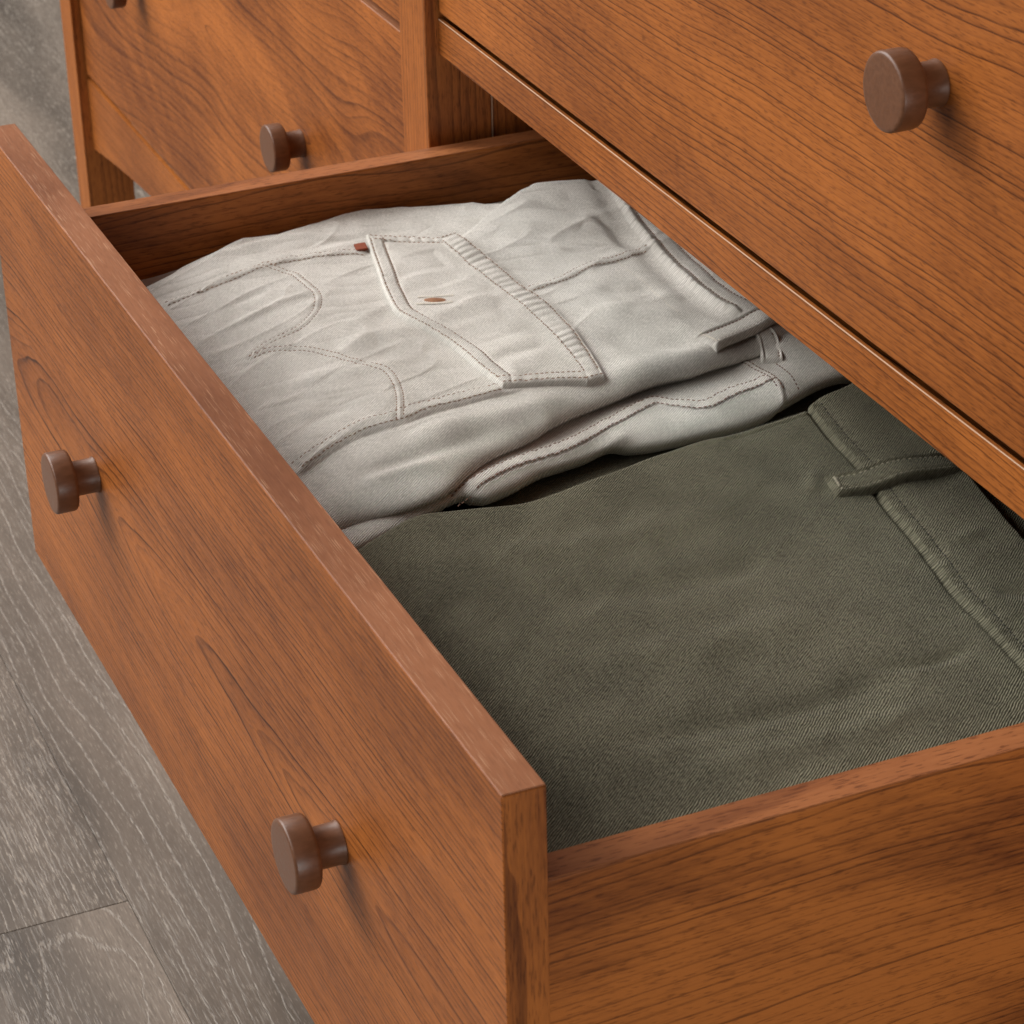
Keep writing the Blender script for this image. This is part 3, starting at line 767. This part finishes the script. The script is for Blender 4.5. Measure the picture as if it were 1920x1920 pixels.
# ---- pocket flap with its band
ft, fs, fo = coarse(CV['flap_top'], 260), coarse(CV['flap_strip'], 260), coarse(CV['flap_out'], 260)
k9 = np.ones(11) / 11
def soften(p):
    return np.c_[[np.convolve(np.pad(p[:, i], 5, mode='edge'), k9, 'valid') for i in (0, 1)]].T
ft, fs, fo = soften(ft), soften(fs), soften(fo)
fF = [Fbm(0.013, 0.050, 0.1, 2), Fbm(0.006, 0.016, 0.0, 2)]
def flap_sheet(name, e1, e2, nv, zoff, puff, hem, seed):
    v = np.linspace(0, 1, nv)
    v = 0.5 - 0.5 * np.cos(v * math.pi)
    X = e1[:, :1] * (1 - v) + e2[:, :1] * v
    Y = e1[:, 1:] * (1 - v) + e2[:, 1:] * v
    Z = z_A(X.ravel(), Y.ravel())
    # smoothed cloth below, so the flap does not copy every seam under it
    Zr = Z.reshape(X.shape)
    for _ in range(14):
        P = np.pad(Zr, ((2, 2), (1, 1)), mode='edge')
        Zr = (P[:-4, 1:-1] + P[4:, 1:-1] + P[2:-2, :-2] + P[2:-2, 2:] + P[2:-2, 1:-1]) / 5
    Zr = np.maximum(Zr, Z.reshape(X.shape) - 0.0006)
    s1 = np.r_[0, np.cumsum(np.linalg.norm(np.diff(e2, axis=0), axis=1))][:, None]
    W = np.linalg.norm(e2 - e1, axis=1)[:, None]
    da, db = v[None, :] * W, (1 - v[None, :]) * W          # distance to first and second edge
    L = s1[-1, 0]
    dc, dd_ = np.minimum(s1, 1e9) + 0 * da, (L - s1) + 0 * da   # distance to the two ends
    dm = np.minimum(np.minimum(da, db), np.minimum(dc, dd_))
    h = zoff * np.sqrt(np.clip(1 - np.clip(1 - dm / 0.0016, 0, 1) ** 2, 0, 1))
    dh = np.minimum(db, np.minimum(dc, dd_)) if hem else dm
    h = h + puff * ss((dm - hem) / 0.016) if hem else h + puff * ss(dm / 0.006)
    if hem:
        h = h - 0.0007 * gauss(dh - 0.0021, 0.0008) - 0.0008 * gauss(dh - hem, 0.0009)
        rib = ss(dh / 0.002) * ss((hem + 0.001 - dh) / 0.0025)
        along = np.where(dh == db, s1, np.where(dc < dd_, da, da + 0.3))
        h = h + rib * 0.0007 * pucker(along, 0.0068) + rib * 0.0006
        h = h + ss((dm - hem) / 0.006) * (0.0011 * fF[0](X, Y) + 0.0003 * fF[1](X, Y))
    else:
        h = h - 0.0006 * (gauss(da - 0.0024, 0.0008) + gauss(db - 0.0024, 0.0008))
        h = h + 0.0010 * ss((dm - 0.001) / 0.002) * pucker(s1, 0.0070, 2.0) + 0.0002 * fF[1](X, Y)
    if hem:
        d_, s_ = l_fcrease.dist(X.ravel(), Y.ravel())
        h = h - (0.0016 * gauss(d_, 0.0011) * ss(s_ / 0.006) * ss((l_fcrease.s[-1] - s_) / 0.006)).reshape(X.shape) + (0.0010 * gauss(d_, 0.005)).reshape(X.shape)
    Z = Zr + h
    # thickness: a border that drops to the cloth
    X2 = np.pad(X, 1, mode='edge'); Y2 = np.pad(Y, 1, mode='edge'); Z2 = np.pad(Z, 1, mode='edge')
    Z2[0, :] -= 0.004; Z2[-1, :] -= 0.004; Z2[:, 0] -= 0.004; Z2[:, -1] -= 0.004
    o = grid_mesh(name, X2, Y2, Z2, beige, jeans, JO)
    def zf(x, y):
        x = np.atleast_1d(x); y = np.atleast_1d(y)
        out = np.empty(len(x))
        for i in range(len(x)):
            k = np.argmin((X - x[i]) ** 2 + (Y - y[i]) ** 2)
            out[i] = Z.ravel()[k]
        return out
    return o, zf, (X, Y, Z)
l_fcrease = Line(CV['flap_crease'], 10)
# flap body starts slightly under the band
fi = fs * 0.80 + ft * 0.20
flap, z_flap, FG = flap_sheet('pocket_flap', fi, fo, 130, 0.0030, 0.0004, 0.0095, 1)
band, z_band, BG = flap_sheet('flap_band', ft, fs, 36, 0.0034, 0.0004, 0, 2)

def rowcol_line(G, d_from_edge, which):
    """line running inside a flap parallel to one of its borders"""
    X, Y, Z = G
    if which == 'out':
        e, i = np.c_[X[:, -1], Y[:, -1]], np.c_[X[:, 0], Y[:, 0]]
    elif which == 'in':
        e, i = np.c_[X[:, 0], Y[:, 0]], np.c_[X[:, -1], Y[:, -1]]
    elif which == 'a':
        e, i = np.c_[X[0], Y[0]], np.c_[X[-1], Y[-1]]
    else:
        e, i = np.c_[X[-1], Y[-1]], np.c_[X[0], Y[0]]
    d = i - e
    d /= np.linalg.norm(d, axis=1)[:, None]
    p = e + d * d_from_edge
    n = int(len(p) * 0.03) + 1
    return Line(p[n:-n:6], max(8, len(p) // 6))

runs_b, runs_r = [], []
PIT, SL, SR = 0.0029, 0.0021, 0.00040
for o in (-0.0027, 0.0027):
    runs_b.append((Line(CV['pocket_top'], off=o), z_A, PIT, SL, SR))
    runs_b.append((Line(CV['yoke'], off=o), z_A, PIT, SL, SR))
for o in (-0.0039, 0.0039): runs_b.append((Line(CV['pocket_bot'], off=o), z_A, PIT, SL, SR))
for o in (-0.0019, 0.0019):
    runs_b.append((Line(CV['arc1'], 40, off=o), z_A, PIT, SL, 0.00036))
    runs_b.append((Line(CV['arc2'], 40, off=o), z_A, PIT, SL, 0.00036))
for o in (0.0062, 0.0150): runs_r.append((Line(CV['A_waist'], 36, off=o * WS), z_A, PIT, SL, SR))
for which in ('out', 'a', 'b'):
    for o in (0.0021, 0.0095): runs_b.append((rowcol_line(FG, o, which), z_flap, PIT, SL, SR))
for which in ('in', 'out'): runs_b.append((rowcol_line(BG, 0.0024, which), z_band, PIT, SL, SR))
for which in ('a', 'b'): runs_b.append((rowcol_line(BG, 0.0024, which), z_band, PIT, SL, SR))
for o in (-0.0036, 0.0036): runs_r.append((Line(CV['B_seam'], off=o), z_B, PIT, SL, SR))
for o in (-0.0015, 0.0015): runs_r.append((Line(CV['B_band'][:-1], 14, off=o), z_B, PIT, SL, SR))
runs_r.append((Line(CV['B_band_b'][:-1], 14), z_B, PIT, SL, SR))
stitch_mesh('stitching', runs_b, thread_b, jeans, JO)
stitch_mesh('stitching', runs_r, thread_r, jeans, JO)
stitch_mesh('stitching', [(l_thin, z_A, PIT, SL, 0.00030)], thread_w, jeans, JO)

def ribbon(name, path, half, zf, lift, thick, mat, parent, origin, n=60, m=22, rim=0.0003):
    """belt loop: a strip of folded cloth standing a little off the garment"""
    p = coarse(path, n)
    t = np.gradient(p, axis=0); t /= np.linalg.norm(t, axis=1)[:, None]
    nrm = np.c_[-t[:, 1], t[:, 0]]
    w = np.linspace(-1, 1, m)
    X = p[:, :1] + nrm[:, :1] * w * half; Y = p[:, 1:] + nrm[:, 1:] * w * half
    u = np.linspace(0, 1, n)[:, None]
    zc = zf(p[:, 0], p[:, 1])
    zc = np.convolve(np.pad(zc, 6, mode='edge'), np.ones(13) / 13, 'valid')[:, None]
    Z = zc + lift * np.sin(np.clip(u * 1.15, 0, 1) * math.pi) ** 0.6 + thick
    Z = Z - thick * 0.9 * np.clip((np.abs(w) - 0.86) / 0.14, 0, 1) ** 2 - 0.0009 * gauss(np.abs(w) - 0.60, 0.09) + 0.0007 * gauss(np.abs(w) - 0.82, 0.12)
    Z = Z - thick * 0.8 * np.clip((0.03 - u) / 0.03, 0, 1) ** 2
    Zl = Z.copy()
    X2 = np.pad(X, 1, mode='edge'); Y2 = np.pad(Y, 1, mode='edge'); Z2 = np.pad(Z, 1, mode='edge')
    for sl in ((0, slice(None)), (-1, slice(None)), (slice(None), 0), (slice(None), -1)): Z2[sl] -= thick + 0.0012
    o = grid_mesh(name, X2, Y2, Z2, mat, parent, origin)
    def zz(x, y):
        x = np.atleast_1d(x); y = np.atleast_1d(y)
        return np.array([Z.ravel()[np.argmin((X - a) ** 2 + (Y - b) ** 2)] for a, b in zip(x, y)])
    lines = [Line(np.c_[p[:, 0] + nrm[:, 0] * q * half, p[:, 1] + nrm[:, 1] * q * half][3::6]) for q in (-0.62, 0.62)]
    tack = Line(np.c_[p[3, 0] + nrm[3, 0] * w * half * 0.9, p[3, 1] + nrm[3, 1] * w * half * 0.9][::4])
    return o, zz, lines, tack

lo, zl, ll, tk = ribbon('belt_loop', CV['A_loop'], 0.0085, z_A, 0.0026, 0.0017, beige, jeans, JO)
stitch_mesh('stitching', [(l, zl, PIT, SL, SR) for l in ll], thread_r, jeans, JO)
stitch_mesh('bar_tack', [(tk, zl, 0.0011, 0.0010, 0.0006)], thread_w, jeans, JO)
lo2, zl2, ll2, tk2 = ribbon('waistband_end', list(reversed([tuple((np.array(a) + np.array(b)) / 2) for a, b in zip(CV['A_band2'][:3], CV['A_band2b'][:3])])), 0.0062, z_A, 0.001, 0.0022, beige, jeans, JO)
stitch_mesh('stitching', [(ll2[0], zl2, PIT, SL, SR)], thread_r, jeans, JO)

# button half hidden in its buttonhole, tab in the pocket seam
def dome(name, c, ax, hl, hw, hh, mat, parent, origin, S=28, Rn=8):
    bm = bmesh.new()
    bmesh.ops.create_uvsphere(bm, u_segments=S, v_segments=Rn * 2, radius=1)
    a = math.atan2(ax[1], ax[0])
    for v in bm.verts:
        p = Vector((v.co.x * hl, v.co.y * hw, v.co.z * hh))
        v.co = Matrix.Rotation(a, 3, 'Z') @ p + Vector(c) - Vector(origin)
    me = bpy.data.meshes.new(name); bm.to_mesh(me); bm.free()
    for p in me.polygons: p.use_smooth = True
    return link_mesh(name, me, mat, parent)
bronze = plain('bronze_button_metal', lin(158, 116, 86), 0.4, metal=0.5, var=0.35, scale=700)
b0, b1 = np.array(CV['button'][0]), np.array(CV['button'][1])
bc = (b0 + b1) / 2; bd = b1 - b0
zb = float(z_flap([bc[0]], [bc[1]])[0])
hole_m = plain('buttonhole_shadow_cloth', lin(120, 108, 94), 0.9)
dome('buttonhole', (bc[0], bc[1], zb - 0.0006), bd, 0.0115, 0.0052, 0.0010, beige, jeans, JO)
dome('button', (bc[0], bc[1], zb - 0.0004), bd, 0.0074, 0.0034, 0.0013, bronze, jeans, JO)
bn = np.array([-bd[1], bd[0]]) / np.linalg.norm(bd); bu = bd / np.linalg.norm(bd)
stitch_mesh('buttonhole_stitching', [(Line([tuple(bc - bu * 0.0105 + bn * q), tuple(bc + bn * q * 1.25), tuple(bc + bu * 0.0105 + bn * q)], 10), z_flap, 0.0016, 0.0015, 0.0007) for q in (-0.0042, 0.0042)], thread_w, jeans, JO)
hl_ = Line([tuple(bc - bd / np.linalg.norm(bd) * 0.0105 + np.array([-bd[1], bd[0]]) / np.linalg.norm(bd) * 0.0), tuple(bc + bd / np.linalg.norm(bd) * 0.0105)], 8)
red = plain('rust_red_tab_cloth', lin(126, 58, 30), 0.85, var=0.15, scale=900)
tb = np.mean(np.array(CV['tab']), axis=0)
bm = bmesh.new(); bmesh.ops.create_cube(bm, size=1.0)
for v in bm.verts: v.co = Vector((v.co.x * 0.0090, v.co.y * 0.0070, v.co.z * 0.0016 + 0.0006 * v.co.x))
bmesh.ops.bevel(bm, geom=list(bm.edges), offset=0.0004, segments=2, affect='EDGES')
me = bpy.data.meshes.new('tab'); bm.to_mesh(me); bm.free()
o = link_mesh('tab', me, red, jeans, Vector((tb[0], tb[1], float(z_A([tb[0]], [tb[1]])[0]) + 0.0014)) - Vector(JO))
o.rotation_euler = (0.05, 0.10, -0.15)

# ---- olive trousers
TO = (-0.19, 0.23, 0.25)
trousers = empty('olive_trousers', TO)
tag(trousers, 'folded olive green twill trousers lying at the near end of the open drawer', 'trousers')
l_cw = Line(CV['C_waist'] + [(-0.050, 0.279)], 50)
l_cwo = Line([(-0.36, 0.385)] + CV['C_waist_out'] + [(-0.12, 0.336), (-0.04, 0.330)], 30)
l_crease = Line(CV['C_crease'], 16)
fC = [Fbm(0.075, 0.10, 0.5, 2), Fbm(0.028, 0.055, 0.8, 2), Fbm(0.010, 0.016, 0.4, 2)]
_d, _s = l_cw.dist(np.array([-0.2]), np.array([0.35])); CS = 1.0 if _d[0] > 0 else -1.0
_d, _s = l_cwo.dist(np.array([-0.2]), np.array([0.40])); CO = 1.0 if _d[0] > 0 else -1.0
WR_C = [([(-0.29, 0.08), (-0.27, 0.16), (-0.28, 0.25)], 0.014, 0.0014), ([(-0.24, 0.10), (-0.22, 0.18), (-0.23, 0.26)], 0.016, -0.0018),
        ([(-0.17, 0.10), (-0.16, 0.18), (-0.17, 0.24)], 0.014, 0.0016), ([(-0.11, 0.08), (-0.10, 0.16), (-0.105, 0.25)], 0.010, -0.0020),
        ([(-0.075, 0.10), (-0.07, 0.17), (-0.075, 0.25)], 0.010, 0.0016), ([(-0.295, 0.295), (-0.270, 0.280)], 0.005, 0.0012),
        ([(-0.120, 0.215), (-0.105, 0.245), (-0.108, 0.275)], 0.005, -0.0014), ([(-0.145, 0.300), (-0.13, 0.33)], 0.008, -0.0015),
        ([(-0.19, 0.31), (-0.20, 0.335)], 0.006, 0.0012)]
def z_C(x, y):
    x = np.asarray(x, float); y = np.asarray(y, float)
    z = 0.432 + 0.006 * ss((x + 0.30) / 0.25) - 0.010 * ss((0.10 - y) / 0.09)
    z = z + 0.0005 * ridged(fC[1], x, y, 0.2) + 0.0020 * fC[0](x, y) + 0.0004 * fC[1](x, y) + 0.00014 * fC[2](x, y)
    for pts, w, h in WR_C: z = z + wrinkle(pts, x, y, w * 0.85, h * 1.5)
    d, s = l_cw.dist(x, y); d = d * CS
    z = z + 0.0013 * ss(d / 0.0016 + 0.4) - 0.0024 * gauss(d + 0.0008, 0.0013) - 0.0005 * gauss(d - 0.0066, 0.0012)
    z = z + 0.00025 * ss((d + 0.003) / 0.003) * ss((0.011 - d) / 0.004) * np.sin(s * 2 * math.pi / 0.007 + 2 * np.sin(s * 120))
    z = z + 0.0011 * gauss(d - 0.014, 0.010)
    d, s = l_cwo.dist(x, y); d = d * CO
    z = z - 0.010 * ss(d / 0.006 + 0.2)
    z = z + groove(l_crease, x, y, 0.0035, 0.0004, 0.0002)
    df = x - xfarC(y)
    q = np.clip(1 - df / 0.006, 0, 1)
    z = z - 0.0045 * (1 - np.sqrt(np.clip(1 - q * q, 0, 1)))
    z = z - 0.0007 * gauss(df - 0.0075, 0.0012) * ss((y - 0.262) / 0.01) * ss((0.33 - y) / 0.005)
    z = z - 0.008 * ss((x + 0.038) / 0.012)
    return z
sheet('leg_panel', xfarC, lambda y: np.full_like(y, -0.0305), INY, 0.41, 420, 380, z_C, green, trousers, TO, 1.3, skirt=((0.003, -0.012), (0.0, -0.01)))
fD = Fbm(0.03, 0.05, 0.2, 3)
def z_D(x, y): return 0.3985 + 0.018 * ss((x - xnearB(y) + 0.004) / (xfarC(y) - xnearB(y) + 0.010)) + 0.001 * fD(x, y) - 0.010 * ss((0.13 - y) / 0.11)
sheet('under_layer', lambda y: xnearA(y) + 0.004, lambda y: np.full_like(y, -0.032), INY, 0.41, 120, 60, z_D, green, trousers, TO, 1.0, skirt=None)
runs = [(Line(CV['C_waist'] + [(-0.050, 0.279)], 50, off=0.0066 * CS), z_C, 0.0030, 0.0019, 0.00042)]
runs.append((Line(CV['C_topst'], 14), z_C, 0.0030, 0.0019, 0.00042))
stitch_mesh('stitching', runs, thread_g, trousers, TO)
lo, zl, ll, tk = ribbon('belt_loop', CV['C_loop'], 0.0100, z_C, 0.0028, 0.0017, green, trousers, TO)
stitch_mesh('stitching', [(l, zl, 0.0030, 0.0019, 0.0004) for l in ll], thread_gl, trousers, TO)
stitch_mesh('bar_tack', [(tk, zl, 0.0014, 0.0013, 0.0009)], thread_gl, trousers, TO)
l_or = Line([(p[0] + 0.000, p[1] + 0.004) for p in CV['C_waist_out'][2:]] + [(-0.14, 0.3415)], 10)
stitch_mesh('stitching', [(l_or, z_C, 0.0034, 0.0024, 0.0005)], thread_o, trousers, TO)
